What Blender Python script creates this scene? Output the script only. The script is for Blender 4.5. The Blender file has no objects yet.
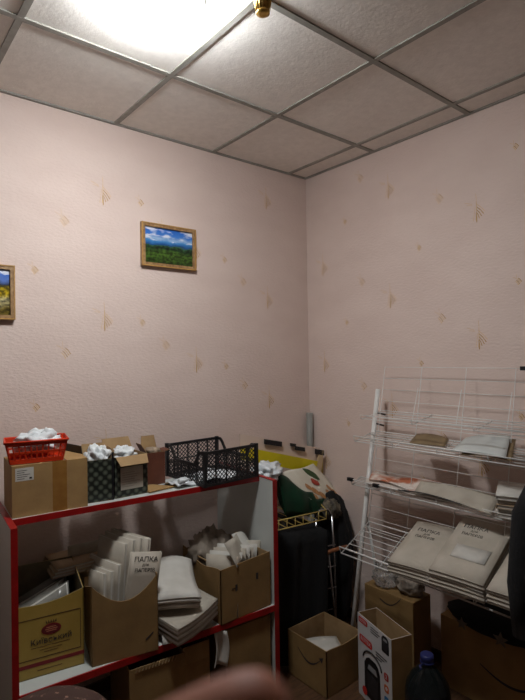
import bpy, bmesh, math, random
from mathutils import Vector, Matrix, Euler
random.seed(7)
SC = bpy.context.scene
COL = SC.collection
PI = math.pi
H = 2.85
# ------------------------------------------------------------------ camera
FPX, YAW, PITCH, ROLL = 511.44, .688075, .0110298, -.0162849
CAM = Vector((-2.45295, -2.49064, 1.6464))
Fw = Vector((math.sin(YAW)*math.cos(PITCH), math.cos(YAW)*math.cos(PITCH), math.sin(PITCH)))
Rt = Vector((math.cos(YAW), -math.sin(YAW), 0)); Up = Rt.cross(Fw)
Rt, Up = Rt*math.cos(ROLL)+Up*math.sin(ROLL), -Rt*math.sin(ROLL)+Up*math.cos(ROLL)
cd = bpy.data.cameras.new('camera'); cam = bpy.data.objects.new('camera', cd); COL.objects.link(cam)
cam.matrix_world = Matrix(((Rt.x, Up.x, -Fw.x, CAM.x), (Rt.y, Up.y, -Fw.y, CAM.y), (Rt.z, Up.z, -Fw.z, CAM.z), (0, 0, 0, 1)))
cd.sensor_fit = 'VERTICAL'; cd.sensor_height = 36; cd.lens = FPX/700*36; cd.clip_start = .01
cd.dof.use_dof = True; cd.dof.focus_distance = 2.5; cd.dof.aperture_fstop = 8
SC.camera = cam
def at(u, v, **k):
    """point of the room seen at a pixel of the photo, on a plane x=, y= or z="""
    d = Fw+Rt*(u-262.5)/FPX-Up*(v-350)/FPX
    a, val = list(k.items())[0]; i = 'xyz'.find(a)
    return CAM+d*(val if a == 'd' else (val-CAM[i])/d[i])
SC.view_settings.view_transform = 'Standard'; SC.view_settings.look = 'None'
SC.view_settings.gamma = 1; SC.view_settings.exposure = 0
W = bpy.data.worlds.new('world'); SC.world = W; W.use_nodes = True
W.node_tree.nodes['Background'].inputs[0].default_value = (.5, .5, .5, 1)
W.node_tree.nodes['Background'].inputs[1].default_value = .02
# ------------------------------------------------------------------ materials
def lin(c):
    return tuple((x/255/12.92 if x/255 <= .04045 else ((x/255+.055)/1.055)**2.4) for x in c)+(1,)
MATS = {}
def mat(name, c, rough=.7, c2=None, scale=20, bump=0, bscale=60, metal=0, spec=.5, stretch=None, trans=0, sheen=0, detail=4):
    if name in MATS: return MATS[name]
    m = bpy.data.materials.new(name); m.use_nodes = True; nt = m.node_tree; N = nt.nodes; L = nt.links
    b = N['Principled BSDF']
    b.inputs['Roughness'].default_value = rough; b.inputs['Metallic'].default_value = metal
    b.inputs['Specular IOR Level'].default_value = spec
    if trans: b.inputs['Transmission Weight'].default_value = trans
    tc = N.new('ShaderNodeTexCoord'); mp = N.new('ShaderNodeMapping'); L.new(tc.outputs['Object'], mp.inputs[0])
    if stretch: mp.inputs['Scale'].default_value = stretch
    c2 = c2 or tuple(x*.88 for x in c)
    no = N.new('ShaderNodeTexNoise'); no.inputs['Scale'].default_value = scale; no.inputs['Detail'].default_value = detail
    L.new(mp.outputs[0], no.inputs[0])
    r = N.new('ShaderNodeValToRGB'); r.color_ramp.elements[0].position = .35; r.color_ramp.elements[1].position = .65
    r.color_ramp.elements[0].color = lin(c2); r.color_ramp.elements[1].color = lin(c)
    L.new(no.outputs[0], r.inputs[0]); L.new(r.outputs[0], b.inputs['Base Color'])
    if bump:
        n2 = N.new('ShaderNodeTexNoise'); n2.inputs['Scale'].default_value = bscale; n2.inputs['Detail'].default_value = 5
        L.new(mp.outputs[0], n2.inputs[0]); bp = N.new('ShaderNodeBump'); bp.inputs['Strength'].default_value = bump
        bp.inputs['Distance'].default_value = .004; L.new(n2.outputs[0], bp.inputs['Height']); L.new(bp.outputs[0], b.inputs['Normal'])
    MATS[name] = m; return m
def ramp_mat(name, make, rough=.5):
    m = bpy.data.materials.new(name); m.use_nodes = True; nt = m.node_tree
    b = nt.nodes['Principled BSDF']; b.inputs['Roughness'].default_value = rough
    nt.links.new(make(nt), b.inputs['Base Color']); MATS[name] = m; return m
wallp = mat('pink_wallpaper', (222, 201, 191), .75, (217, 195, 185), 3, .6, 45, stretch=(1, 1, 2.2))
farw = mat('beige_wall', (170, 150, 138), .8)
gold = mat('gold_print', (190, 146, 80), .5, (172, 128, 64), 80)
goldp = mat('pale_gold_print', (224, 190, 138), .6, (206, 168, 112), 80)
tile = mat('ceiling_tile', (244, 239, 232), .85, (236, 231, 224), 30, .35, 90)
tbar = mat('grey_grid_metal', (152, 150, 142), .5, (140, 138, 130), 30)
lamin = mat('brown_laminate', (96, 66, 44), .5, (68, 46, 30), 9, stretch=(1, 9, 1))
white_lam = mat('white_laminate', (200, 203, 199), .35, (190, 193, 188), 4)
red_edge = mat('red_edging', (160, 20, 20), .35, (140, 16, 16), 20)
kraft = mat('kraft_cardboard', (162, 128, 80), .8, (150, 117, 73), 14, .12, 90)
kraft2 = mat('tan_cardboard', (144, 113, 68), .8, (130, 101, 60), 9, .12, 90)
kraft_in = mat('inner_cardboard', (164, 134, 94), .85, (150, 120, 82), 20)
tape = mat('brown_tape', (150, 106, 52), .25, (140, 96, 46), 30)
paperw = mat('white_paper', (204, 200, 192), .8, (192, 187, 178), 12)
papery = mat('greyish_paper', (180, 172, 158), .8, (166, 156, 142), 12)
folderm = mat('folder_card', (188, 178, 164), .75, (174, 164, 149), 10)
folderk = mat('brown_folder_card', (168, 142, 112), .75, (154, 128, 100), 10)
tissue = mat('white_tissue', (222, 224, 224), .7, (206, 210, 212), 20, .4, 40)
plasticw = mat('white_thin_plastic', (220, 224, 226), .3, (205, 210, 213), 15, .4, 40)
blackp = mat('black_plastic', (22, 22, 26), .4, (16, 16, 19), 20)
blackf = mat('black_fabric', (12, 11, 13), .95, (7, 7, 8), 25, .4, 120)
redp = mat('red_orange_plastic', (216, 62, 28), .35, (200, 52, 22), 12)
ink = mat('dark_ink', (52, 46, 44), .7)
inkr = mat('dark_red_ink', (130, 28, 30), .6)
inkg = mat('gold_board', (170, 142, 66), .6, (158, 130, 56), 6)
brownink = mat('brown_ink', (84, 60, 34), .6)
whitem = mat('white_coated_wire', (228, 226, 222), .35, (218, 216, 212), 20)
yellowm = mat('yellow_strip', (226, 208, 20), .45, (212, 192, 14), 9)
yellowp = mat('pale_yellow_panel', (206, 180, 140), .6, (198, 172, 134), 9)
yellww = mat('yellow_coated_wire', (206, 176, 96), .45)
greytube = mat('grey_tube', (150, 148, 142), .5, (136, 134, 128), 9)
darkgreen = mat('dark_green_print', (12, 62, 40), .45, (9, 48, 32), 12)
chrome = mat('chrome', (190, 190, 192), .25, metal=1)
wood_o = mat('orange_wood', (150, 92, 54), .5, (126, 74, 42), 30)
brass = mat('brass', (206, 172, 96), .3, (184, 148, 74), 40, metal=.9)
framew = mat('gilt_brown_frame', (168, 134, 92), .45, (132, 98, 62), 60)
skin = mat('skin', (178, 118, 94), .6, (168, 104, 82), 60)
sleeve = mat('dark_sleeve', (30, 30, 36), .9)
def dots(nt):
    N = nt.nodes; L = nt.links; tc = N.new('ShaderNodeTexCoord'); mp = N.new('ShaderNodeMapping')
    mp.inputs['Scale'].default_value = (36, 0, 36); mp.inputs['Rotation'].default_value = (0, .78, 0)
    L.new(tc.outputs['Object'], mp.inputs[0]); v = N.new('ShaderNodeTexVoronoi'); v.inputs['Randomness'].default_value = .12
    v.inputs['Scale'].default_value = 1; L.new(mp.outputs[0], v.inputs['Vector'])
    r = N.new('ShaderNodeValToRGB'); e = r.color_ramp.elements
    e[0].position = .12; e[0].color = lin((92, 98, 84)); e[1].position = .48; e[1].color = lin((20, 25, 20))
    L.new(v.outputs['Distance'], r.inputs[0]); return r.outputs[0]
dotm = ramp_mat('dark_dotted_card', dots, .45)
def land(nt, yellow=False):
    N = nt.nodes; L = nt.links; tc = N.new('ShaderNodeTexCoord'); s = N.new('ShaderNodeSeparateXYZ'); L.new(tc.outputs['Generated'], s.inputs[0])
    n1 = N.new('ShaderNodeTexNoise'); n1.inputs['Scale'].default_value = 4; n1.inputs['Detail'].default_value = 6; L.new(tc.outputs['Generated'], n1.inputs[0])
    a = N.new('ShaderNodeMath'); a.operation = 'MULTIPLY_ADD'; L.new(n1.outputs[0], a.inputs[0]); a.inputs[1].default_value = .3; a.inputs[2].default_value = -.15
    b = N.new('ShaderNodeMath'); b.operation = 'ADD'; L.new(s.outputs[2], b.inputs[0]); L.new(a.outputs[0], b.inputs[1])
    r = N.new('ShaderNodeValToRGB'); r.color_ramp.elements[0].color = lin((40, 62, 20) if not yellow else (96, 84, 30)); r.color_ramp.elements[1].color = lin((30, 96, 190))
    st = [(.3, (74, 104, 40)), (.42, (22, 50, 34)), (.5, (60, 96, 60)), (.53, (18, 70, 130)), (.66, (70, 140, 200)), (.72, (150, 180, 214)), (.8, (60, 120, 200))]
    if yellow: st = [(.15, (110, 92, 34)), (.36, (196, 184, 140)), (.45, (200, 170, 20)), (.62, (150, 130, 20)), (.68, (40, 40, 34)), (.78, (90, 120, 190))]
    for p, c in st: r.color_ramp.elements.new(p).color = lin(c)
    L.new(b.outputs[0], r.inputs[0])
    n2 = N.new('ShaderNodeTexNoise'); n2.inputs['Scale'].default_value = 14; n2.inputs['Detail'].default_value = 6; L.new(tc.outputs['Generated'], n2.inputs[0])
    r2 = N.new('ShaderNodeValToRGB'); r2.color_ramp.elements[0].position = .4; r2.color_ramp.elements[0].color = (.25, .25, .25, 1); r2.color_ramp.elements[1].position = .62; r2.color_ramp.elements[1].color = (1.3, 1.3, 1.2, 1)
    L.new(n2.outputs[0], r2.inputs[0]); mx = N.new('ShaderNodeMixRGB'); mx.blend_type = 'MULTIPLY'
    lt = N.new('ShaderNodeMath'); lt.operation = 'LESS_THAN'; L.new(b.outputs[0], lt.inputs[0]); lt.inputs[1].default_value = .5 if not yellow else .66
    L.new(lt.outputs[0], mx.inputs[0]); L.new(r.outputs[0], mx.inputs[1]); L.new(r2.outputs[0], mx.inputs[2])
    n3 = N.new('ShaderNodeTexNoise'); n3.inputs['Scale'].default_value = 3.5; n3.inputs['Detail'].default_value = 5
    mp = N.new('ShaderNodeMapping'); mp.inputs['Scale'].default_value = (1, 1, 2.4); mp.inputs['Location'].default_value = (.6, 0, .2); L.new(tc.outputs['Generated'], mp.inputs[0]); L.new(mp.outputs[0], n3.inputs[0])
    r3 = N.new('ShaderNodeValToRGB'); r3.color_ramp.elements[0].position = .5; r3.color_ramp.elements[1].position = .62; L.new(n3.outputs[0], r3.inputs[0])
    g = N.new('ShaderNodeMath'); g.operation = 'GREATER_THAN'; L.new(b.outputs[0], g.inputs[0]); g.inputs[1].default_value = .66 if not yellow else .9
    m3 = N.new('ShaderNodeMath'); m3.operation = 'MULTIPLY'; L.new(r3.outputs[0], m3.inputs[0]); L.new(g.outputs[0], m3.inputs[1])
    m4 = N.new('ShaderNodeMixRGB'); L.new(m3.outputs[0], m4.inputs[0]); L.new(mx.outputs[0], m4.inputs[1]); m4.inputs[2].default_value = lin((220, 224, 236))
    return m4.outputs[0]
art1 = ramp_mat('green_landscape_print', land, .3)
art2 = ramp_mat('yellow_landscape_print', lambda nt: land(nt, True), .3)
def emis(name, c, s):
    m = bpy.data.materials.new(name); m.use_nodes = True; b = m.node_tree.nodes['Principled BSDF']
    b.inputs['Emission Color'].default_value = c; b.inputs['Emission Strength'].default_value = s; b.inputs['Base Color'].default_value = (.9, .9, .9, 1)
    MATS[name] = m; return m
LAMP = emis('lamp_diffuser', (.95, .985, 1, 1), 138)
def glass(name, c, rough=.08):
    m = bpy.data.materials.new(name); m.use_nodes = True; b = m.node_tree.nodes['Principled BSDF']
    b.inputs['Base Color'].default_value = lin(c); b.inputs['Transmission Weight'].default_value = .85; b.inputs['Roughness'].default_value = rough; b.inputs['IOR'].default_value = 1.35
    MATS[name] = m; return m
bottlem = glass('dark_bottle_plastic', (66, 76, 78)); clearp = glass('clear_film', (225, 225, 222), .25)
# ------------------------------------------------------------------ geometry helpers
class MB:
    def __init__(s): s.bm = bmesh.new(); s.mats = []
    def mi(s, m):
        if m not in s.mats: s.mats.append(m)
        return s.mats.index(m)
    def box(s, c, size, m, rot=None, taper=None):
        M = Matrix.Translation(Vector(c)) @ (rot.to_matrix().to_4x4() if rot else Matrix.Identity(4))
        vs = []
        for z in (-.5, .5):
            k = 1 if (taper is None or z < 0) else taper
            for x, y in ((-.5, -.5), (.5, -.5), (.5, .5), (-.5, .5)): vs.append(s.bm.verts.new(M @ Vector((x*size[0]*k, y*size[1]*k, z*size[2]))))
        i = s.mi(m)
        for f in ((0, 3, 2, 1), (4, 5, 6, 7), (0, 1, 5, 4), (1, 2, 6, 5), (2, 3, 7, 6), (3, 0, 4, 7)):
            s.bm.faces.new([vs[j] for j in f]).material_index = i
        return s
    def lohi(s, a, b, m): return s.box([(a[i]+b[i])/2 for i in range(3)], [abs(b[i]-a[i]) for i in range(3)], m)
    def tube(s, pts, r, m, n=6, closed=False, smooth=True):
        pts = [Vector(p) for p in pts]; rings = []; i = s.mi(m); K = len(pts); rr = r if isinstance(r, (list, tuple)) else [r]*K
        prev = None
        for k, p in enumerate(pts):
            a = pts[k-1] if (k > 0 or closed) else p; b = pts[(k+1) % K] if (k < K-1 or closed) else p
            t = (b-a).normalized() if (b-a).length > 1e-9 else Vector((0, 0, 1))
            x = prev - t*prev.dot(t) if prev else t.orthogonal()
            if x.length < 1e-6: x = t.orthogonal()
            x.normalize(); prev = x; y = t.cross(x)
            rings.append([s.bm.verts.new(p+(x*math.cos(2*PI*j/n)+y*math.sin(2*PI*j/n))*rr[k]) for j in range(n)])
        for k in range(K if closed else K-1):
            A, Bq = rings[k], rings[(k+1) % K]
            for j in range(n):
                f = s.bm.faces.new((A[j], A[(j+1) % n], Bq[(j+1) % n], Bq[j])); f.material_index = i; f.smooth = smooth
        if not closed:
            for q in (rings[0][::-1], rings[-1]): s.bm.faces.new(q).material_index = i
        return s
    def lathe(s, prof, m, c=(0, 0, 0), n=24, sx=1, sy=1):
        i = s.mi(m); rings = []; c = Vector(c)
        for r, z in prof: rings.append([s.bm.verts.new(c+Vector((r*sx*math.cos(2*PI*j/n), r*sy*math.sin(2*PI*j/n), z))) for j in range(n)])
        for A, Bq in zip(rings, rings[1:]):
            for j in range(n):
                f = s.bm.faces.new((A[j], A[(j+1) % n], Bq[(j+1) % n], Bq[j])); f.material_index = i; f.smooth = True
        for q in (rings[0][::-1], rings[-1]): s.bm.faces.new(q).material_index = i
        return s
    def poly(s, pts, thick, m, nrm=None):
        """extruded polygon"""
        i = s.mi(m); pts = [Vector(p) for p in pts]
        n = nrm or (pts[1]-pts[0]).cross(pts[2]-pts[0]).normalized()
        a = [s.bm.verts.new(p) for p in pts]; b = [s.bm.verts.new(p+n*thick) for p in pts]
        s.bm.faces.new(a[::-1]).material_index = i; s.bm.faces.new(b).material_index = i
        for k in range(len(a)): s.bm.faces.new((a[k], a[(k+1) % len(a)], b[(k+1) % len(a)], b[k])).material_index = i
        return s
    def sheet(s, f, nx, ny, thick, m, medge=None, smooth=True):
        """curved plate: f(a,b) -> point for a,b in 0..1"""
        i = s.mi(m); e = s.mi(medge or m); P = [[Vector(f(a/nx, b/ny)) for b in range(ny+1)] for a in range(nx+1)]
        def nr(a, b):
            a0, a1 = max(a-1, 0), min(a+1, nx); b0, b1 = max(b-1, 0), min(b+1, ny)
            return (P[a1][b]-P[a0][b]).cross(P[a][b1]-P[a][b0]).normalized()
        T = [[s.bm.verts.new(P[a][b]+nr(a, b)*thick/2) for b in range(ny+1)] for a in range(nx+1)]
        D = [[s.bm.verts.new(P[a][b]-nr(a, b)*thick/2) for b in range(ny+1)] for a in range(nx+1)]
        for a in range(nx):
            for b in range(ny):
                q = s.bm.faces.new((T[a][b], T[a+1][b], T[a+1][b+1], T[a][b+1])); q.material_index = i; q.smooth = smooth
                q = s.bm.faces.new((D[a][b], D[a][b+1], D[a+1][b+1], D[a+1][b])); q.material_index = i; q.smooth = smooth
        for a in range(nx):
            for b in (0, ny): s.bm.faces.new((T[a][b], T[a+1][b], D[a+1][b], D[a][b])).material_index = e
        for b in range(ny):
            for a in (0, nx): s.bm.faces.new((T[a][b], T[a][b+1], D[a][b+1], D[a][b])).material_index = e
        return s
    def lump(s, c, size, m, amp=.25, sub=3, seed=1, freq=3, smooth=True, flat=-.35):
        from mathutils import noise
        i = s.mi(m); t = bmesh.new(); bmesh.ops.create_icosphere(t, subdivisions=sub, radius=1)
        mp = {}
        for v in t.verts:
            n = v.co.copy(); d = 1+amp*noise.noise(n*freq+Vector((seed*7.1, seed*3.3, 0)))+amp*.6*noise.noise(n*freq*2.7+Vector((0, seed*5.1, 1)))
            n = n*d
            if n.z < flat: n.z = flat+(n.z-flat)*.15
            mp[v.index] = s.bm.verts.new(Vector(c)+Vector((n.x*size[0], n.y*size[1], n.z*size[2])))
        t.verts.ensure_lookup_table()
        for f in t.faces:
            q = s.bm.faces.new([mp[v.index] for v in f.verts]); q.material_index = i; q.smooth = smooth
        t.free(); return s
    def build(s, name, parent=None, loc=None, rot=None):
        bmesh.ops.recalc_face_normals(s.bm, faces=s.bm.faces)
        me = bpy.data.meshes.new(name); s.bm.to_mesh(me); s.bm.free()
        for m in s.mats: me.materials.append(m)
        o = bpy.data.objects.new(name, me); COL.objects.link(o)
        if parent: o.parent = parent
        if loc is not None: o.location = loc
        if rot is not None: o.rotation_euler = rot
        return o
def tag(o, label=None, cat=None, group=None, kind=None):
    if label: o['label'] = label
    if cat: o['category'] = cat
    if group: o['group'] = group
    if kind: o['kind'] = kind
    return o
def thing(name, label, cat, loc=(0, 0, 0), rz=0, group=None):
    o = bpy.data.objects.new(name, None); COL.objects.link(o); o.empty_display_size = .05
    o.location = loc; o.rotation_euler = (0, 0, rz) if isinstance(rz, (int, float)) else rz
    return tag(o, label, cat, group)
def struct(mb, name): return tag(mb.build(name), kind='structure')
def text(body, size, m, parent, loc, rot, name='lettering', ext=.0003, sx=1, shear=0):
    cu = bpy.data.curves.new('t', 'FONT'); cu.body = body; cu.size = size; cu.extrude = ext; cu.align_x = 'CENTER'; cu.align_y = 'CENTER'; cu.shear = shear; cu.resolution_u = 2
    ob = bpy.data.objects.new('t', cu); COL.objects.link(ob); dg = bpy.context.evaluated_depsgraph_get(); dg.update()
    me = bpy.data.meshes.new_from_object(ob.evaluated_get(dg)); bpy.data.objects.remove(ob); me.name = name
    me.materials.clear(); me.materials.append(m); o = bpy.data.objects.new(name, me); COL.objects.link(o); o.parent = parent; o.location = loc; o.rotation_euler = rot; o.scale = (sx, 1, 1)
    return o
FR = (PI/2, 0, 0)      # faces -y
def ang(a, b): return math.atan2(b[1]-a[1], b[0]-a[0])
# ------------------------------------------------------------------ room
X0, Y0 = -4.3, -4.2
struct(MB().lohi((X0-.1, Y0-.1, -.1), (.1, .1, 0), lamin), 'floor')
struct(MB().lohi((X0-.1, Y0-.1, H), (.1, .1, H+.1), tile), 'ceiling')
def motif(mb, P, U, V, Nn, s, seed, big=True):
    rnd = random.Random(seed)
    def stroke(a, b, w, m):
        a = Vector(a)*s; b = Vector(b)*s; d = (b-a).normalized(); q = Vector((-d.y, d.x))*w*.5
        mid = (a+b)/2+q*1.0
        for p0, p1 in ((a, mid), (mid, b)):
            pts = [p0-q*.6, p0+q*.6, p1+q, p1-q]
            vs = [mb.bm.verts.new(P+U*p.x+V*p.y+Nn*.0006) for p in pts]
            mb.bm.faces.new(vs).material_index = mb.mi(m)
    if big:
        stroke((.001, .085), (.004, .03), .0025, goldp); stroke((.003, .045), (.0, -.05), .004, goldp)
        for k, (ax, az, bx, bz, w_, m) in enumerate(((.004, .032, .046, -.012, .0035, goldp), (.004, .018, .04, -.024, .005, gold), (.003, .004, .03, -.034, .005, gold), (.002, -.008, .018, -.042, .005, gold), (.001, -.014, .004, -.06, .0055, gold))):
            stroke((ax, az), (bx, bz), w_, m)
        stroke((-.004, .02), (-.014, -.05), .0025, goldp); stroke((-.06, .05), (-.02, .035), .0025, goldp); stroke((-.05, .035), (-.018, .03), .002, goldp)
    else:
        for k in range(4): stroke((-.012+.006*k, .004+.008*k), (.010+.008*k, -.028+.008*k), .0045, gold if k % 2 else goldp)
        stroke((-.035, .04), (-.006, .022), .002, goldp); stroke((-.006, .06), (-.004, .02), .0018, goldp)
wb = MB().lohi((X0, 0, 0), (0, .1, H), wallp)
for k in range(-6, 1):
    x = -.36+.5375*k; off = (0, -.36, -.16)[(-k) % 3]
    for j in range(0, 6):
        z = 2.64+off-.635*j+(.0 if off else 0)
        if k == -1: z = 2.251-.635*j+.635
        if k == -2: z = 2.479-.635*j
        for (dx, dz, s, bg) in ((0, 0, 1, True), (-.2, -.17 if k == -2 else -.54, .95, False), (-.335, -.42, .7, False)):
            if .9 < z+dz < H-.09 and x+dx > X0+.1 and (.9 < z+dz): motif(wb, Vector((x+dx, 0, z+dz)), Vector((1, 0, 0)), Vector((0, 0, 1)), Vector((0, -1, 0)), s, k*9+j, bg)
struct(wb, 'wall_back')
wr = MB().lohi((0, Y0, 0), (.1, 0, H), wallp)
for k in range(0, 8):
    y = -.145-.53*k; z0 = (2.86, 2.604, 2.99)[k % 3]
    for j in range(0, 5):
        z = z0-.635*j
        for (dy, dz, s, bg) in ((0, 0, 1, True), (-.32, -.14, .95, False), (-.195, -.38, .6, False)):
            if .9 < z+dz < H-.09 and y+dy > Y0+.1: motif(wr, Vector((0, y+dy, z+dz)), Vector((0, -1, 0)), Vector((0, 0, 1)), Vector((-1, 0, 0)), s, k*9+j, bg)
struct(wr, 'wall_right')
struct(MB().lohi((X0-.1, Y0, 0), (X0, 0, H), farw), 'wall_left')
struct(MB().lohi((X0, Y0-.1, 0), (0, Y0, H), farw), 'wall_front')
g = MB()
for k in range(8):
    x = -.1636-.6*k
    if x > X0: g.lohi((x-.012, Y0, H-.006), (x+.012, 0, H+.002), tbar)
for k in range(7):
    y = -.583-.6*k
    if y > Y0: g.lohi((X0, y-.012, H-.0065), (0, y+.012, H+.002), tbar)
struct(g, 'trim_1')
g = MB(); g.lohi((X0, -.018, H-.007), (0, 0, H), tbar); g.lohi((-.018, Y0, H-.0072), (0, 0, H), tbar); g.lohi((X0, Y0, H-.007), (X0+.02, 0, H), tbar); g.lohi((X0, Y0, H-.0072), (0, Y0+.02, H), tbar)
struct(g, 'trim_2')
g = MB(); g.lohi((X0, -.014, 0), (0, 0, .06), lamin); struct(g, 'baseboard_back')
g = MB(); g.lohi((-.014, Y0, 0), (0, -.015, .06), lamin); struct(g, 'baseboard_right')
# ceiling lamp
lp = thing('ceiling_lamp', 'round glowing white ceiling lamp on the tiled ceiling', 'lamp', (-1.61, -.985, H))
MB().lathe([(.118, -.024), (.13, -.024), (.134, 0), (.118, 0)], white_lam, n=48).build('base', lp)
MB().lathe([(.122, -.024), (.127, -.044), (.12, -.06), (.09, -.072), (.04, -.077), (.004, -.078)], LAMP, n=48).build('diffuser', lp)
# brass pendant
bp = thing('brass_pendant', 'small ribbed brass pendant hanging near the ceiling lamp', 'pendant', (-1.40, -1.24, H))
g = MB()
for k in range(14):
    a = 2*PI*k/14; g.tube([(.020*math.cos(a), .020*math.sin(a), -.015), (.027*math.cos(a), .027*math.sin(a), -.05), (.019*math.cos(a), .019*math.sin(a), -.095)], .0045, brass, 6)
g.lathe([(.012, 0), (.024, -.004), (.021, -.02), (.025, -.05), (.017, -.095)], brass, n=20); g.build('ribbed_cup', bp)
g = MB(); g.lathe([(.012, -.093), (.021, -.093), (.022, -.103), (.012, -.106)], brass, n=20); g.build('rim_ring', bp)
# pictures
def picture(x0, x1, z0, z1, label, art, name='framed_picture'):
    t = thing(name, label, 'picture', ((x0+x1)/2, 0, (z0+z1)/2))
    w, h = x1-x0, z1-z0; f = .02; g = MB()
    for sx in (-1, 1): g.box((sx*(w/2-f/2), -.012, 0), (f, .02, h), framew)
    for sz in (-1, 1): g.box((0, -.012, sz*(h/2-f/2)), (w-2*f, .02, f), framew)
    for sx in (-1, 1): g.box((sx*(w/2-.003), -.023, 0), (.005, .004, h), gold)
    for sz in (-1, 1): g.box((0, -.023, sz*(h/2-.003)), (w, .004, .005), gold)
    g.build('frame', t); MB().box((0, -.008, 0), (w-2*f+.004, .008, h-2*f+.004), art).build('print', t)
    MB().box((0, -.002, 0), (w-.01, .003, h-.01), kraft2).build('backing', t)
picture(-1.232, -.899, 2.133, 2.366, 'gilt framed green landscape with blue sky, alone above the crates', art1)
picture(-2.186, -1.852, 1.825, 2.068, 'gilt framed yellow landscape cut off at the left edge', art2)
# ------------------------------------------------------------------ shelf unit
A = Vector((-1.988, -.485, 0)); Bq = Vector((-.813, -.585, 0)); UL = (Bq-A).length; UA = ang(A, Bq)
ST = 1.035; SL = .43
un = thing('shelf_unit', 'white shelf unit with red edging standing against the back wall', 'shelf unit', A, UA)
DP = .48
g = MB(); g.lohi((0, .002, 0), (.02, DP, ST), white_lam); g.build('side_panel', un)
g = MB(); g.lohi((UL-.02, .002, 0), (UL, DP+.075, ST), white_lam); g.build('side_panel', un)
for x, d in ((0, DP), (UL-.02, DP+.075)):
    g = MB(); g.lohi((x-.0015, -.004, 0), (x+.0215, .002, ST+.003), red_edge); g.lohi((x-.0015, .002, ST), (x+.0215, d, ST+.003), red_edge); g.build('red_edging', un)
g = MB(); g.lohi((.02, .122, ST-.022), (UL-.02, .36, ST), white_lam); s1 = g.build('top_shelf', un)
MB().lohi((.02, .117, ST-.024), (UL-.02, .122, ST+.001), red_edge).build('red_edging', s1)
g = MB(); g.lohi((.02, .005, SL-.022), (UL-.02, .46, SL), white_lam); s2 = g.build('lower_shelf', un)
MB().lohi((.02, -.002, SL-.026), (UL-.02, .005, SL+.001), red_edge).build('red_edging', s2)
# ------------------------------------------------------------------ cartons
def carton(name, label, a, b, depth, h, m=kraft, mi=kraft_in, flaps={}, z=0, t=.004, top=False, holes=False, cut=None, cat='box', group=None, skew=0):
    a = Vector((a[0], a[1], z)); w = math.hypot(b[0]-a.x, b[1]-a.y)
    T = thing(name, label, cat, a, ang(a, b), group)
    g = MB()
    if top: g.box((w/2, depth/2, h/2), (w, depth, h), m)
    else:
        g.lohi((0, 0, 0), (w, depth, t), mi)
        for s_ in ('f', 'b', 'l', 'r'):
            hh = h
            if cut and s_ in cut:
                # wall with scooped top edge
                L = w if s_ in 'fb' else depth; n = 14; pr = cut[s_]
                for (o_, mm) in ((0, m), (1, mi)):
                    pts = [(0, 0)]+[(L, 0)]+[(L*(1-k/n), pr(1-k/n)*h) for k in range(n+1)]
                    if s_ == 'f': P3 = [(x, t/2*o_, zz) for x, zz in pts]; nn = Vector((0, t/2, 0)) 
                    elif s_ == 'b': P3 = [(x, depth-t/2*o_-t/2, zz) for x, zz in pts]
                    elif s_ == 'l': P3 = [(t/2*o_, y, zz) for y, zz in pts]
                    else: P3 = [(w-t/2*o_-t/2, y, zz) for y, zz in pts]
                    g.poly(P3, t/2, mm, Vector((0, 1, 0)) if s_ in 'fb' else Vector((1, 0, 0)))
                continue
            e = t/2
            if s_ == 'f': g.lohi((0, 0, 0), (w, e, h), m); g.lohi((e, e, 0), (w-e, t, h), mi)
            if s_ == 'b': g.lohi((0, depth-e, 0), (w, depth, h), m); g.lohi((e, depth-t, 0), (w-e, depth-e, h), mi)
            if s_ == 'l': g.lohi((0, e, 0), (e, depth-e, h), m); g.lohi((e, e, 0), (t, depth-e, h), mi)
            if s_ == 'r': g.lohi((w-e, e, 0), (w, depth-e, h), m); g.lohi((w-t, e, 0), (w-e, depth-e, h), mi)
    body = g.build('body', T)
    for k, (L, an) in flaps.items():
        q = math.radians(an); dy = math.sin(q)*L; dz = math.cos(q)*L; g = MB(); tt = Vector
        if k == 'f': p = [(.003, 0, h), (w-.003, 0, h), (w-.012, -dy, h+dz), (.012, -dy, h+dz)]
        if k == 'b': p = [(.003, depth, h), (w-.003, depth, h), (w-.012, depth+dy, h+dz), (.012, depth+dy, h+dz)]
        if k == 'l': p = [(0, .003, h), (0, depth-.003, h), (-dy, depth-.012, h+dz), (-dy, .012, h+dz)]
        if k == 'r': p = [(w, .003, h), (w, depth-.003, h), (w+dy, depth-.012, h+dz), (w+dy, .012, h+dz)]
        g.poly(p, .0016, mi); 
        n = (Vector(p[1])-Vector(p[0])).cross(Vector(p[2])-Vector(p[0])).normalized()
        g.poly([Vector(v)-n*.0016 for v in p], .0016, m if m is not dotm else kraft_in); g.build('flap', T)
    T['w'] = w
    return T, body, w
# big closed box with the basket
T, body, w = carton('cardboard_box', 'closed tan cardboard box under the red basket on the top shelf', (-1.952, -.352), (-1.670, -.382), .24, .2, top=True, z=ST)
MB().lohi((w*.52, -.0006, .0), (w*.52+.055, .0003, .2005), tape).build('tape', T)
MB().lohi((w*.52, -.0005, .2), (w*.52+.055, .24, .2008), tape).build('tape', T)
g = MB(); g.lohi((.012, -.0008, .14), (.078, .0002, .19), paperw)
for k in range(5): g.lohi((.018, -.0012, .147+k*.008), (.045+.01*(k % 3), -.0007, .149+k*.008), ink)
g.lohi((.062, -.0012, .145), (.072, -.0007, .152), ink); g.build('label_sticker', T)['label'] = 'white printed label sticker'
g = MB(); g.poly([(.25, .235, .2005), (.29, .1, .2005), (.285, .1, .235), (.245, .235, .235)], .003, mat('dark_flap_card', (58, 52, 44), .7)); 
bk = g.build('flap', T); bk['label'] = 'dark raised flap'
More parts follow.
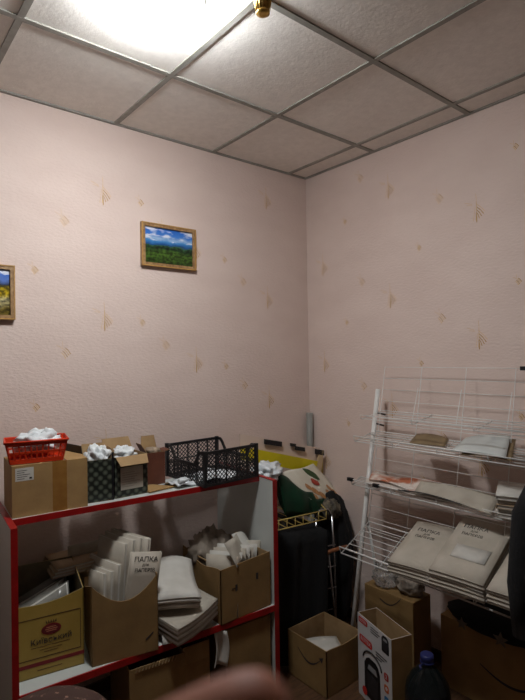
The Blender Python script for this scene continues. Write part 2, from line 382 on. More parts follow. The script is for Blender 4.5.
# red basket
bt = thing('plastic_basket', 'red-orange plastic basket full of white paper on the big box', 'basket', (-1.845, -.29, ST+.203), -.22)
LB, WB, HB = .225, .14, .085
def ring(t_):  # size at height fraction
    return LB/2*(.84+.16*t_), WB/2*(.82+.18*t_), HB*t_
g = MB()
def corner(t_, k): x, y, z = ring(t_); return [(-x, -y, z), (x, -y, z), (x, y, z), (-x, y, z)][k % 4]
for side in range(4):
    a0, a1 = Vector(corner(0, side)), Vector(corner(0, side+1)); b0, b1 = Vector(corner(1, side)), Vector(corner(1, side+1))
    nrm = (a1-a0).cross(b0-a0).normalized()
    def q(u, t_): return (a0*(1-u)+a1*u)*(1-t_)+(b0*(1-u)+b1*u)*t_
    for (t0, t1) in ((0, .2), (.45, .55), (.82, 1)):
        g.poly([q(0, t0), q(1, t0), q(1, t1), q(0, t1)], .003, redp, nrm)
    n = 10 if side % 2 == 0 else 6
    for k in range(n+1):
        u = k/n; wd = .13/n*2 if 0 < k < n else .18/n*2
        g.poly([q(max(0, u-wd/2), .2), q(min(1, u+wd/2), .2), q(min(1, u+wd/2), .82), q(max(0, u-wd/2), .82)], .003, redp, nrm)
x, y, z = ring(0); g.lohi((-x, -y, 0), (x, y, .003), redp)
g.build('body', bt)
g = MB(); x, y, z = ring(1)
g.tube([(-x-.004, -y-.004, z), (x+.004, -y-.004, z), (x+.004, y+.004, z), (-x-.004, y+.004, z)], .005, redp, 8, closed=True)
g.build('rim', bt)
pp = MB(); pp.lump((0, 0, 0), (.08, .05, .05), tissue, .5, 4, 3, 2.5, flat=-.6); pp.lump((.045, .005, .03), (.03, .025, .03), tissue, .5, 3, 9, 2.5, flat=-.6)
tag(pp.build('crumpled_paper', loc=bt.location+Vector((0, 0, .065)), rot=(0, 0, -.22)), 'crumpled white paper filling the red basket', 'paper')
# dotted boxes
T, body, w = carton('dotted_box', 'dark dotted box without label, beside the big tan box', (-1.662, -.345), (-1.549, -.365), .15, .178, m=dotm, flaps={'b': (.05, 20), 'r': (.035, 8)}, z=ST)
MB().lohi((w-.008, -.002, 0), (w+.001, .002, .205), blackp).build('black_edge', T)
tag(MB().lump((0, 0, 0), (.048, .055, .05), tissue, .5, 4, 5, 2.4, flat=-.7).build('crumpled_tissue', loc=Vector((-1.59, -.29, ST+.175))), 'crumpled white tissue in the left dotted box', 'paper')
T, body, w = carton('dotted_box', 'dark dotted box with a white label and folded-down front flap', (-1.541, -.36), (-1.388, -.362), .15, .178, m=dotm, flaps={'f': (.05, 135), 'b': (.065, 25)}, z=ST)
g = MB(); g.lohi((.025, -.0012, .032), (.13, .0002, .13), papery)
for k in range(7): g.lohi((.032, -.0018, .045+k*.01), (.09+.012*(k % 3), -.0011, .0475+k*.01), mat('pale_print', (150, 140, 130), .7))
g.build('label_sticker', T)
tag(MB().lump((0, 0, 0), (.055, .055, .04), tissue, .5, 4, 8, 2.4, flat=-.7).build('crumpled_tissue', loc=Vector((-1.47, -.28, ST+.17))), 'crumpled white tissue in the labelled dotted box', 'paper')
# small reddish carton
redc = mat('red_brown_card', (104, 56, 36), .6, (88, 44, 28), 12)
T, body, w = carton('small_carton', 'small red-brown open carton between dotted box and black crate', (-1.335, -.255), (-1.245, -.262), .09, .155, m=redc, flaps={'l': (.05, 30), 'b': (.07, 12), 'r': (.03, 80)}, z=ST)
tag(MB().lump((0, 0, 0), (.04, .035, .02), mat('brown_paper', (150, 132, 112), .8), .4, 3, 6, 2.2, flat=-.5).build('crumpled_paper', loc=Vector((-1.29, -.212, ST+.155))), 'crumpled brown paper on top of the red-brown carton', 'paper')
g = MB(); g.sheet(lambda a, b: (.16*a, .085*b, .006+.01*math.sin(a*5)*b), 8, 4, .004, kraft)
tag(g.build('cardboard_flap', loc=(-1.39, -.385, ST), rot=(0, 0, .12)), 'flat torn cardboard piece before the red-brown carton', 'cardboard')
g = MB(); g.sheet(lambda a, b: (.17*a, .13*b, .012+.008*math.sin(a*9+b*4)+.006*math.sin(b*11)), 12, 10, .003, plasticw)
tag(g.build('plastic_bag', loc=(-1.26, -.41, ST), rot=(0, 0, .05)), 'flat white plastic bag beside the black crate', 'bag')
tb = MB(); tb.tube([(0, 0, .012), (.03, 0, .012), (.045, 0, .012), (.06, 0, .012)], [.011, .011, .009, .005], plasticw, 10)
tag(tb.build('small_tube', loc=(-1.25, -.40, ST+.022), rot=(0, 0, .1)), 'small pale tube lying on the white plastic bag', 'tube')
# black crate
cr = thing('plastic_crate', 'black slatted plastic crate with cut-out sides on the top shelf', 'crate', (-1.155, -.476, ST+.002), .035)
CW, CD, CH = .315, .335, .165
def lattice(P0, U, V, lu, lv, g, prof):
    """prof(t)-> top height fraction; posts, rails and criss-cross strips"""
    P0, U, V = Vector(P0), Vector(U), Vector(V); N_ = U.cross(V)
    def bar(u0, v0, u1, v1, w_, th=.004):
        a = P0+U*u0+V*v0; b = P0+U*u1+V*v1; d = (b-a).normalized(); s_ = N_.cross(d)*w_/2
        g.poly([a-s_-N_*th/2, b-s_-N_*th/2, b+s_-N_*th/2, a+s_-N_*th/2], th, blackp, N_)
    n = 20
    for k in range(n):
        bar(lu*k/n, lv*prof(k/n)-.007, lu*(k+1)/n, lv*prof((k+1)/n)-.007, .014, .008)
    bar(0, .006, lu, .006, .012, .006); bar(0, lv*.5*.95, lu, lv*.5*.95, .005)
    for k in range(6): u = lu*k/5; bar(u, 0, u, lv*prof(k/5)-.002, .012 if k in (0, 5) else .006, .006)
    st = .022; k = -int(lv/st)-2
    top = min(prof(i/20) for i in range(21))*lv-.012
    c = -lv
    while c < lu:
        for sg in (1, -1):
            u0, u1 = (c, c+top) if sg > 0 else (c+top, c)
            a0, a1, v0, v1 = u0, u1, .006, .006+top-.006
            du = a1-a0; dv = v1-v0
            # clip to 0..lu
            t0, t1 = 0, 1
            for lo in ((0, lu),):
                if du > 0: t0 = max(t0, (0-a0)/du); t1 = min(t1, (lu-a0)/du)
                else: t0 = max(t0, (lu-a0)/du); t1 = min(t1, (0-a0)/du)
            if t1-t0 > .02: bar(a0+du*t0, v0+dv*t0, a0+du*t1, v0+dv*t1, .0035, .003)
        c += st
full = lambda t_: 1
dip = lambda t_: 1 if t_ < .12 or t_ > .88 else (.62 if .25 < t_ < .75 else 1-.38*min((t_-.12)/.13, (.88-t_)/.13))
for (P0, U, V, lu, pf) in (((0, 0, 0), (1, 0, 0), (0, 0, 1), CW, full), ((0, CD, 0), (1, 0, 0), (0, 0, 1), CW, full), ((0, 0, 0), (0, 1, 0), (0, 0, 1), CD, dip), ((CW, 0, 0), (0, 1, 0), (0, 0, 1), CD, dip)):
    g = MB(); lattice(P0, U, V, lu, CH, g, pf); g.build('side', cr)
g = MB()
for k in range(12): g.lohi((.002, .014+k*(CD-.02)/12, 0), (CW-.002, .022+k*(CD-.02)/12, .004), blackp)
for k in range(12): g.lohi((.014+k*(CW-.02)/12, .002, 0), (.022+k*(CW-.02)/12, CD-.002, .004), blackp)
g.build('bottom_grid', cr)
for x in (0, CW):
    for y in (0, CD): MB().lohi((x-.008, y-.008, 0), (x+.008, y+.008, CH+.003), blackp).build('corner_post', cr)
g = MB(); g.sheet(lambda a, b: (.05+.2*a, .06+.2*b, .012+.01*math.sin(7*a+3*b)), 8, 8, .003, plasticw)
g = tag(g.build('paper_bag', loc=cr.location, rot=(0, 0, .035)), 'white plastic bag lying inside the black crate', 'bag')
tag(MB().lump((0, 0, 0), (.085, .07, .05), plasticw, .5, 4, 12, 2.2, flat=-.7).build('plastic_bag', loc=(-.665, -.33, 1.01)), 'crumpled white plastic bag behind the right end of the shelf unit', 'bag')
# ------------------------------------------------------------------ folders / papers
def folder(label, loc, rot, w=.24, h=.33, t=.012, m=folderm, bend=0, words=False, group=None, name='paper_folder', cat='folder', txt=ink, ty=.70, ts=1, tx=0):
    """card folder: local x = width, y = height, thickness along z"""
    T = thing(name, label, cat, loc, rot, group)
    zf = lambda a: bend*math.sin(PI*a)
    MB().sheet(lambda a, b: (w*(a-.5), h*b, t/2+zf(a)), 6, 4, .002, m, papery).build('cover', T)
    MB().sheet(lambda a, b: (w*(a-.5), h*b, -t/2+zf(a)), 6, 4, .002, m, papery).build('back_cover', T)
    MB().sheet(lambda a, b: (w*.96*(a-.5), .004+(h-.008)*b, zf(a)), 6, 4, t*.75, paperw, paperw).build('pages', T)
    MB().sheet(lambda a, b: (-w/2+.002*b, h*a, t*(b-.5)), 2, 4, .002, m).build('spine', T)
    if words:
        z = t/2+.0013+bend
        for s_, yy, bd in ((.036*ts, h*ty, 'ПАПКА'), (.016*ts, h*ty-.028*ts, 'ДЛЯ'), (.024*ts, h*ty-.054*ts, 'ПАПЕРІВ')):
            text(bd, s_, txt, T, (tx, yy, z), (0, 0, 0))
    return T
# golden box
gA = (-1.962, -.395); gB = (-1.713, -.44)
scoop = lambda d: (lambda u: 1-d*math.sin(PI*u))
T, body, w = carton('golden_carton', 'golden printed carton of papers at the left end of the lower shelf', gA, gB, .27, .35, m=inkg, mi=mat('grey_board', (120, 108, 84), .8), z=SL, cut={'f': lambda u: .80-.045*math.sin(PI*u)+.065*u, 'l': lambda u: .80+.18*u, 'r': lambda u: .865+.10*u, 'b': lambda u: .97})
dk = brownink
for (x0, x1, z0, z1, mm, nm) in ((.014, w-.012, .222, .225, dk, 'border'), (.014, .0165, .07, .225, dk, 'border'), (w-.0145, w-.012, .07, .225, dk, 'border'), (.014, w-.012, .07, .073, dk, 'border'), (0, w, .042, .056, inkr, 'red_band')):
    MB().lohi((x0, -.0008, z0), (x1, .0003, z1), mm).build(nm, T)
g = MB(); ov = [( .132+.036*math.cos(a), -.0003, .172+.021*math.sin(a)) for a in [2*PI*k/28 for k in range(28)]]; g.poly(ov, .0008, inkr, Vector((0, -1, 0))); g.build('oval_emblem', T)
g = MB()
for k in range(5): a = -.7+.35*k; g.poly([(.132+.008*k-.02, -.0003, .196), (.132+.008*k-.013, -.0003, .196), (.132+.008*k-.0165+.003*(k-2)/2, -.0003, .209)], .0008, dk, Vector((0, -1, 0)))
g.build('crest', T)
pal = mat('pale_emblem', (196, 120, 90), .6)
g = MB(); g.poly([(.132+.032*math.cos(a), -.0012, .172+.0175*math.sin(a)) for a in [2*PI*k/28 for k in range(28)]], .0003, mat('dark_red_emblem', (104, 22, 26), .6), Vector((0, -1, 0))); g.build('oval_center', T)
g = MB()
for k in range(3): g.lohi((.110+.004*abs(k-1), -.0019, .1645+.007*k), (.154-.004*abs(k-1), -.0014, .1675+.007*k), pal)
g.build('emblem_lines', T)
text('Київський', .031, ink, T, (.132, -.0012, .133), FR, sx=1.0)
g = MB(); g.lohi((.06, -.0008, .112), (.2, .0002, .1135), dk); g.lohi((.09, -.0008, .1), (.17, .0002, .1012), dk); g.lohi((.105, -.0008, .09), (.155, .0002, .0915), dk); g.build('fine_print', T)
g = MB(); g.lohi((.08, -.0008, .024), (.17, .0002, .0262), dk); g.build('fine_print', T)
gr = ang(gA, gB)
sleevem = mat('plastic_sleeve', (150, 146, 138), .25, (120, 116, 108), 10)
for k in range(9):
    o = MB().sheet(lambda a, b, k=k: (.2*(a-.5), .25*b-.075*(.5-a)*b, .006*math.sin(PI*a)+.003*math.sin(9*b+k)), 6, 6, .004, paperw if k in (1, 5) else sleevem)
    q = Vector((*gA, 0))+Matrix.Rotation(gr, 3, 'Z') @ Vector((.115+.001*k, .03+.021*k, 0))
    tag(o.build('paper_sheaf', loc=(q.x, q.y, SL+.006), rot=(PI/2-.25, .03*(k % 3)-.05, gr+.015*k)), 'sheaf of papers in a plastic sleeve inside the golden carton', 'papers', 'sleeved papers in the golden carton')
# kraft scooped box with folders
kA = (-1.70, -.487); kB = (-1.442, -.548)
T, body, w = carton('kraft_carton', 'kraft carton with scooped front packed with upright folders', kA, kB, .22, .34, m=kraft2, mi=kraft_in, z=SL, cut={'f': lambda u: .93-.25*math.sin(PI*min(1, u*1.0))**.9, 'b': lambda u: .8, 'l': lambda u: .93-.25*u, 'r': lambda u: .93-.05*u})
MB().poly([(w*.8, -.0005, .05), (w*.92, -.0005, .075), (w*.92, -.0005, .082), (w*.8, -.0005, .057)], .0008, ink, Vector((0, -1, 0))).build('printed_mark', T)
ka = ang(kA, kB)
kr = Matrix.Rotation(ka, 3, 'Z')
specs = [(.03, .17, .30, -.02), (.052, .16, .31, .0), (.074, .15, .34, .02), (.10, .16, .42, .04), (.125, .15, .435, .05), (.15, .14, .445, .06), (.175, .13, .44, .07)]
for k, (x, y, h, tl) in enumerate(specs):
    p = Vector((*kA, 0))+kr @ Vector((x, y, 0)); 
    folder('upright pale folder standing in the scooped kraft carton', (p.x-.0, p.y+.035, SL+.006), Euler((PI/2-.05, tl, ka-1.15+.03*k)), w=.2 if k < 3 else .18, h=h, t=.014, bend=.004, group='folders in the scooped kraft carton')
p = Vector((*kA, 0))+kr @ Vector((.165, .022, 0))
folder('front folder printed with a title in the scooped kraft carton', (p.x, p.y, SL+.006), Euler((PI/2-.03, .16, ka)), w=.13, h=.40, t=.012, bend=.004, words=True, ty=.93, ts=.8)
# right carton
cA = (-1.138, -.566); cB = (-.862, -.578)
T, body, w = carton('kraft_carton', 'kraft carton with hand holes at the right end of the lower shelf', cA, (-.845, -.566), .33, .255, m=kraft2, mi=kraft_in, z=SL, cut={'l': lambda u: .97-.2*math.sin(PI*u)**2*.6+.1*u, 'f': lambda u: .97+.05*u})
for hx in (.3, .72): MB().box((w*hx, -.0004, .165-.02*(hx < .5)), (.012, .002, .03), ink).build('hand_hole', T)
MB().box((-.0004, .27, .16), (.002, .018, .05), ink).build('hand_hole', T)
MB().poly([(.06, -.0005, .14), (.09, -.0005, .14), (.085, -.0005, .148), (.065, -.0005, .15)], .0006, brownink, Vector((0, -1, 0))).build('printed_mark', T)
MB().box((.002, 0.16, .258), (.004, .08, .004), kraft_in).build('flap', T)
greyb = mat('grey_crumpled_bag', (150, 138, 124), .75, (120, 108, 96), 14, .7, 30)
tag(MB().lump((0, 0, 0), (.12, .09, .13), greyb, .3, 4, 4, 4.5, flat=-.8).build('paper_bag', loc=(-1.03, -.33, SL+.22)), 'crumpled grey-brown bag at the back of the hand-hole carton', 'bag')
for k in range(7):
    folder('white folder standing in the hand-hole carton', (-1.085+.026*k, -.50+.01*k, SL+.006), Euler((PI/2-.1, .02*k-.03, -1.0+.08*k)), w=.16, h=.27+.008*(k % 4), t=.012, m=paperw if k % 2 else folderm, bend=.004, group='folders in the hand-hole carton')
g = MB(); g.sheet(lambda a, b: (.18*(a-.5), .12*b, .02*math.sin(5*a)*b), 8, 4, .003, papery)
tag(g.build('kraft_sheet', loc=(-.97, -.53, SL+.24), rot=(1.0, 0, .5)), 'bent pale sheet sticking out of the hand-hole carton', 'paper')
g = MB(); g.sheet(lambda a, b: (.13*(a-.5), .1*b, .015*math.sin(4*a)), 8, 4, .002, paperw)
tag(g.build('paper_sheet', loc=(-.9, -.47, SL+.25), rot=(.8, .2, .3)), 'white sheet leaning on the rim of the hand-hole carton', 'paper')
# paper stacks in the middle of lower shelf
def stack(label, loc, rot, w, h, n, t, bendf, m=paperw, name='paper_stack'):
    T = thing(name, label, 'papers', loc, rot)
    for k in range(n):
        j = random.uniform(-.006, .006)
        MB().sheet(lambda a, b, k=k: (w*(a-.5)+j, h*(b-.5)+j, t*(k+.5)+bendf(a, b)), 8, 6, t*.8, m, paperw if k % 2 else papery).build('folder', T)
    return T
stack('upper stack of bent white folders between the kraft cartons', (-1.305, -.42, SL+.165), Euler((.3, .16, -.32)), .2, .26, 5, .011, lambda a, b: .03*math.sin(PI*a)*b+.012*math.sin(5*b+2*a))
stack('lower stack of grey papers under the bent white folders', (-1.295, -.45, SL+.045), Euler((.12, -.12, .25)), .25, .26, 7, .012, lambda a, b: -.015*math.sin(PI*a)+.02*b*b, papery)
g = MB(); g.sheet(lambda a, b: (.07*(a-.5)+.16*b*b*.6, .26*b, .10*b+.02*math.sin(PI*b)), 3, 10, .004, paperw)
tag(g.build('paper_strip', loc=(-1.39, -.56, SL+.012), rot=(.2, 0, -.35)), 'curled white card leaning against the lower stack of grey papers', 'paper')
# books lying behind kraft carton
for k in range(3):
    folder('grey folder lying flat behind the scooped kraft carton', (-1.68+.01*k, -.27, SL+.30+.013*k), Euler((0, 0, -.1+.03*k)), w=.2, h=.2, t=.01, m=folderk, group='flat folders behind the scooped kraft carton')
folder('grey folder standing tilted behind the scooped kraft carton', (-1.60, -.17, SL+.27), Euler((PI/2, 0, -.1)), w=.16, h=.11, t=.01, m=papery)
# ------------------------------------------------------------------ under the shelf unit
T, b_, w = carton('cardboard_box', 'cardboard box with notched top edge under the lower shelf', (-1.56, -.52), (-1.32, -.555), .3, .375, m=kraft2)
g = MB()
for k in range(13): g.box((.03+k*.014, -.004, .37), (.004, .006, .02), kraft_in, Euler((0, .4, 0)))
g.build('notched_edge', T)
T, b_, w = carton('cardboard_box', 'narrow brown box beside the notched box under the shelf', (-1.31, -.5), (-1.17, -.515), .28, .36, m=kraft, flaps={'f': (.07, 170)})
T, b_, w = carton('cardboard_box', 'tall brown box leaning under the right end of the shelf', (-1.10, -.545), (-.85, -.565), .32, .385, m=kraft2, top=True)
g = MB(); g.sheet(lambda a, b: (.055*a+.012*math.sin(3*b), .02*math.sin(4*a), -.16*b), 5, 8, .004, paperw)
tag(g.build('paper_sheet', loc=(-1.165, -.55, .40), rot=(.05, 0, -.2)), 'crumpled white paper hanging between boxes under the shelf', 'paper')
# ------------------------------------------------------------------ yellow display rack in corner
YA = (-.73, -.10)
yr = thing('display_rack', 'yellow topped wire display rack in the corner of the room', 'rack', (-.72, -.34, 0), 0)
L0 = Vector((-.72, -.34, 0))
def loc(x, y, z): return (x-L0.x, y-L0.y, z)
def yq(u, v, y=-.15): p = at(u, v, y=y); return loc(p.x, p.y, p.z)
hp = mat('clear_yellowish_panel', (222, 200, 184), .5, (216, 192, 176), 6)
MB().poly([yq(240, 449), yq(318, 462), yq(320, 448), yq(240, 434)], .004, hp, Vector((0, 1, 0))).build('header_panel', yr)
MB().poly([yq(240, 459, -.16), yq(317, 474, -.16), yq(317, 461, -.16), yq(240, 446, -.16)], .008, yellowm, Vector((0, -1, 0))).build('yellow_strip', yr)
MB().poly([yq(314, 474, -.16), yq(320, 475, -.16), yq(323, 450, -.16), yq(319, 450, -.16)], .008, yellowp, Vector((0, -1, 0))).build('end_bracket', yr)
for u0, v0, wd, hd_ in ((264, 439, 17, 5), (290, 443, 5, 3), (295, 446, 9, 4), (315, 449, 8, 5)):
    MB().poly([yq(u0, v0+hd_, -.158), yq(u0+wd, v0+hd_+wd*.15, -.158), yq(u0+wd, v0+wd*.15, -.158), yq(u0, v0, -.158)], .01, blackp, Vector((0, -1, 0))).build('clip', yr)
for x in (-.72, -.035): MB().tube([loc(x, -.142, 0), loc(x, -.142, 1.0)], .007, yellww, 8).build('upright', yr)
g = MB(); zz = .712
for dz in (0, .05):
    g.tube([loc(-.76, -.40, zz+dz), loc(-.33, -.455, zz+dz)], .0035, yellww); 
for k in range(9): 
    x = -.76+.43*k/8; y = -.40-.055*k/8; g.tube([loc(x, y, zz+.05), loc(x, y, zz), loc(x+.05, -.10, zz)], .0028, yellww)
g.tube([loc(-.33, -.455, zz+.05), loc(-.10, -.075, zz+.05)], .0035, yellww); g.tube([loc(-.76, -.40, zz+.05), loc(-.72, -.075, zz+.05)], .0035, yellww)
g.build('wire_basket', yr)
tag(MB().tube([(-.035, -.035, .75), (-.035, -.035, 1.258)], .022, greytube, 16).tube([(-.035, -.035, 0), (-.035, -.035, .75)], .022, greytube, 16).build('grey_pipe'), 'upright grey tube standing in the room corner', 'tube')
# shopping bag with vegetables
sb = thing('shopping_bag', 'dark green shopping bag printed with vegetables on the corner rack', 'bag', (-.50, -.30, .717), 0)
SB = Vector((-.50, -.30, .717))
cL, cT, cR, cB = [Vector(p)-SB for p in (at(279, 474, y=-.34), at(313, 464, y=-.17), at(345, 499, y=-.22), at(311, 499, y=-.39))]
bagp = mat('vegetable_print', (226, 222, 206), .5, (212, 206, 188), 8)
def face(a, b):
    p = (cL*(1-a)+cB*a)*(1-b)+(cT*(1-a)+cR*a)*b
    return p+Vector((0, 0, .02*math.sin(PI*a)*math.sin(PI*b)+.005*math.sin(7*b+4*a)))
g = MB(); i_ = g.mi(darkgreen); N_ = 9
rim = [face(k/N_, 0) for k in range(N_)]+[face(1, k/N_) for k in range(N_)]+[face(1-k/N_, 1) for k in range(N_)]+[face(0, 1-k/N_) for k in range(N_)]
cen = sum((Vector(p) for p in rim), Vector())/len(rim); rows = []
for t_, ex in ((0, 1.02), (.3, 1.07), (.6, 1.0), (.85, .9), (1, .8)):
    row = []
    for k, p in enumerate(rim):
        q = Vector(p); o2 = (q-cen)*(ex+.03*math.sin(k*1.9+t_*5)); z = (q.z-.004)*(1-t_)+.004*t_
        row.append(g.bm.verts.new((cen.x+o2.x, cen.y+o2.y, z)))
    rows.append(row)
for a_, b2 in zip(rows, rows[1:]):
    for k in range(len(rim)):
        f = g.bm.faces.new((a_[k], a_[(k+1) % len(rim)], b2[(k+1) % len(rim)], b2[k])); f.smooth = True
g.bm.faces.new(rows[-1]); g.build('body', sb)
fp = MB().sheet(face, 12, 10, .003, bagp).build('printed_face', sb); fp['label'] = 'pale printed face'
def blob(a, b, r, m, nm, r2=None, off=.004):
    c = Vector(face(a, b)); pu = (Vector(face(a+.02, b))-c).normalized(); pv = (Vector(face(a, b+.02))-c).normalized(); n = pu.cross(pv)
    if n.z < 0: n = -n
    r2 = r2 or r; pts = [c+n*off+pu*r*(1+.12*math.sin(3*t_+a*9))*math.cos(t_)+pv*r2*(1+.1*math.cos(4*t_))*math.sin(t_) for t_ in [2*PI*k/18 for k in range(18)]]
    MB().poly(pts, .0008, m, n).build(nm, fp)
grn = mat('lettuce_green', (46, 84, 34), .5, (30, 60, 26), 60); rdd = mat('tomato_red', (176, 52, 30), .5); pot = mat('potato_tan', (204, 150, 96), .5, (176, 120, 70), 60)
blob(.26, .66, .07, grn, 'lettuce_print', .045); blob(.54, .50, .036, rdd, 'tomato_print', .036, .006)
for (a_, b_, r_) in ((.84, .82, .036), (.88, .60, .038), (.9, .38, .036), (.74, .74, .034), (.76, .30, .036), (.62, .24, .03), (.9, .18, .032)): blob(a_, b_, r_, pot, 'potato_print', r_*.8, .0042+.0006*r_*20)
t0, t1, u0, u1 = [Vector(p)-SB for p in (at(277, 474, y=-.37), at(313, 494, y=-.385), at(285, 515, y=-.385), at(322, 514, y=-.39))]
g = MB(); g.sheet(lambda a, b: tuple((t0*(1-a)+t1*a)*(1-b)+(u0*(1-a)+u1*a)*b+Vector((0, -.012*math.sin(PI*a)*math.sin(PI*b)-.006*math.sin(12*a+3*b), .014*math.sin(7*a)*(1-b)))), 14, 8, .006, darkgreen); g.build('side_fold', sb)
t0, t1, u0, u1 = [Vector(p)-SB for p in (at(308, 498, y=-.39), at(346, 501, y=-.24), at(318, 515, y=-.39), at(338, 518, y=-.28))]
g = MB(); g.sheet(lambda a, b: tuple((t0*(1-a)+t1*a)*(1-b)+(u0*(1-a)+u1*a)*b+Vector((0, -.01*math.sin(PI*a), 0))), 10, 6, .006, darkgreen); g.build('side_fold', sb)
tag(MB().lump((0, 0, 0), (.05, .06, .05), plasticw, .5, 4, 21, 2.4, flat=-.8).build('plastic_bag', loc=(-.70, -.33, .80)), 'crumpled white plastic bag beside the green shopping bag', 'bag')
wp_ = mat('worn_pattern_cloth', (120, 110, 90), .8, (50, 46, 42), 30)
tag(MB().lump((0, 0, 0), (.06, .05, .06), wp_, .4, 4, 23, 2.4, flat=-.8).build('cloth_bundle', loc=(-.24, -.40, .735)), 'patterned cloth bundle at the right end of the yellow wire basket', 'cloth')
# black cloth covering the rack front
bc = MB()
def drape(a, b):
    if b < .2: return (-.765+.40*a, -.09-(.345+.04*a)*b/.2+(.012*math.sin(a*11+.2))*b/.2, .708-.03*a+.004*math.sin(a*17+b*20))
    b = (b-.2)/.8
    x = -.765+.40*a; y = -.435-.04*a+.012*math.sin(a*11+b)+.006*math.sin(a*23+b*3); return (x, y, .705-.03*a-.685*b)
bc.sheet(drape, 40, 14, .006, blackf)
tag(bc.build('black_cloth'), 'black cloth hanging in front of the corner rack', 'cloth')
# black bag dome
tag(MB().lump((-.14, -.32, .39), (.11, .14, .43), blackf, .12, 4, 31, 1.8, flat=-.82).build('black_bag'), 'tall rounded black bag between the corner rack and white wire stand', 'bag')
# folding trolley
tr = thing('folding_trolley', 'folded chrome trolley standing before the black bag', 'trolley', (-.335, -.45, 0), -.2)
g = MB()
for x in (-.06, .06): g.tube([(x*.8, -.02, .03), (x, 0, .45), (x*.9, .01, .72)], .006, chrome, 8)
g.tube([(-.054, .01, .72), (-.03, .012, .76), (.03, .012, .76), (.054, .01, .72)], .006, chrome, 8)
for z in (.2, .32, .44, .56): g.tube([(-.06, -.012, z), (.06, -.012, z)], .0035, chrome, 6)
g.build('frame', tr)
g = MB(); g.tube([(-.075, -.02, .04), (-.03, -.03, .52)], .006, chrome, 8); g.tube([(.05, -.025, .04), (.0, -.03, .52)], .006, chrome, 8); g.build('strut', tr)
g = MB(); g.tube([(-.05, -.03, .525), (.0, -.04, .54), (.08, -.04, .545), (.13, -.03, .54)], .011, wood_o, 8); g.build('wooden_handle', tr)
g = MB()
for x in (-.07, .07): g.lathe([(.03, -.008), (.035, 0), (.03, .008)], blackp, (0, 0, 0), 16)
g.bm.verts.ensure_lookup_table()
h_ = len(g.bm.verts)//2
for i_, v in enumerate(list(g.bm.verts)):
    x, y, z = v.co; v.co = Vector((z+(-.07 if i_ < h_ else .07), y-.0, x+.036))
g.build('wheels', tr)
# ------------------------------------------------------------------ floor boxes
def smile(T, m=ink, a0=200, a1=335, c=(0, 0), r=.05, sy=.5, face='f', off=-.0006, parent=None, w=.004, arrow=True):
    g = MB(); n = 16; top = []; bot = []
    for k in range(n+1):
        a = math.radians(a0+(a1-a0)*k/n); ww = w*math.sin(PI*(.12+.85*k/n))
        top.append((c[0]+(r-ww)*math.cos(a), c[1]+(r-ww)*sy*math.sin(a))); bot.append((c[0]+(r+ww)*math.cos(a), c[1]+(r+ww)*sy*math.sin(a)))
    def P3(p): return (p[0], off, p[1]) if face == 'f' else (off, p[0], p[1])
    nn = Vector((0, -1, 0)) if face == 'f' else Vector((-1, 0, 0))
    for k in range(n): g.poly([P3(top[k]), P3(top[k+1]), P3(bot[k+1]), P3(bot[k])], .0005, m, nn)
    if arrow:
        e = (c[0]+r*math.cos(math.radians(a1)), c[1]+r*sy*math.sin(math.radians(a1)))
        g.poly([P3((e[0]-.012, e[1]+.006)), P3((e[0]+.008, e[1]+.012)), P3((e[0]+.004, e[1]-.01))], .0005, m, nn)
    g.build('curved_arrow_logo', T)
# open shipping box: left face (x=-.67) faces the camera-left, front face (y=-.765)
T, b_, w = carton('shipping_box', 'open shipping box with curved arrow mark on the floor, empty but one sheet', (-.672, -.768), (-.40, -.768), .275, .225, m=kraft2, mi=kraft_in, cut={'l': lambda u: 1-.0*u, 'f': lambda u: .98+.02*math.cos(6*u)})
# mirrored so the arrow reads left to right on the left face (x = 0 plane, y runs away)
g = MB(); pts = []
for k in range(17):
    u = k/16; yy = .20-.165*u; zz = .165-.055*math.sin(PI*u*.92)+.02*u; ww = .0035*math.sin(PI*(.1+.85*u))+.0008; pts.append((yy, zz, ww))
for a_, b2 in zip(pts, pts[1:]): g.poly([(-.0004, a_[0], a_[1]-a_[2]), (-.0004, b2[0], b2[1]-b2[2]), (-.0004, b2[0], b2[1]+b2[2]), (-.0004, a_[0], a_[1]+a_[2])], .0006, ink, Vector((-1, 0, 0)))
g.poly([(-.0004, .05, .172), (-.0004, .022, .185), (-.0004, .03, .155)], .0006, ink, Vector((-1, 0, 0)))
g.build('curved_arrow_logo', T)
g = MB(); g.sheet(lambda a, b: (-.09+.18*a, -.07+.14*b, .003+.006*math.sin(4*a)), 6, 4, .002, paperw)
tag(g.build('paper_sheet', loc=(-.535, -.62, .135), rot=(.12, 0, -.5)), 'white sheet lying inside the open shipping box', 'paper')
g = MB(); g.lohi((-.10, -.08, 0), (.10, .08, .128), kraft_in); tag(g.build('packing_carton', loc=(-.54, -.62, .005), rot=(0, 0, -.5)), 'small carton under the sheet inside the open shipping box', 'box')
# heater carton
hA = Vector(at(357.5, 612, z=.39)); hB = Vector(at(391, 640, z=.39)); hh = .39
whitec = mat('white_printed_card', (200, 198, 198), .5, (190, 188, 188), 6)
T, body, w = carton('appliance_carton', 'white printed appliance carton with red logo, open at the top', (hA.x, hA.y), (hB.x, hB.y), .11, hh, m=whitec, mi=kraft_in, flaps={})
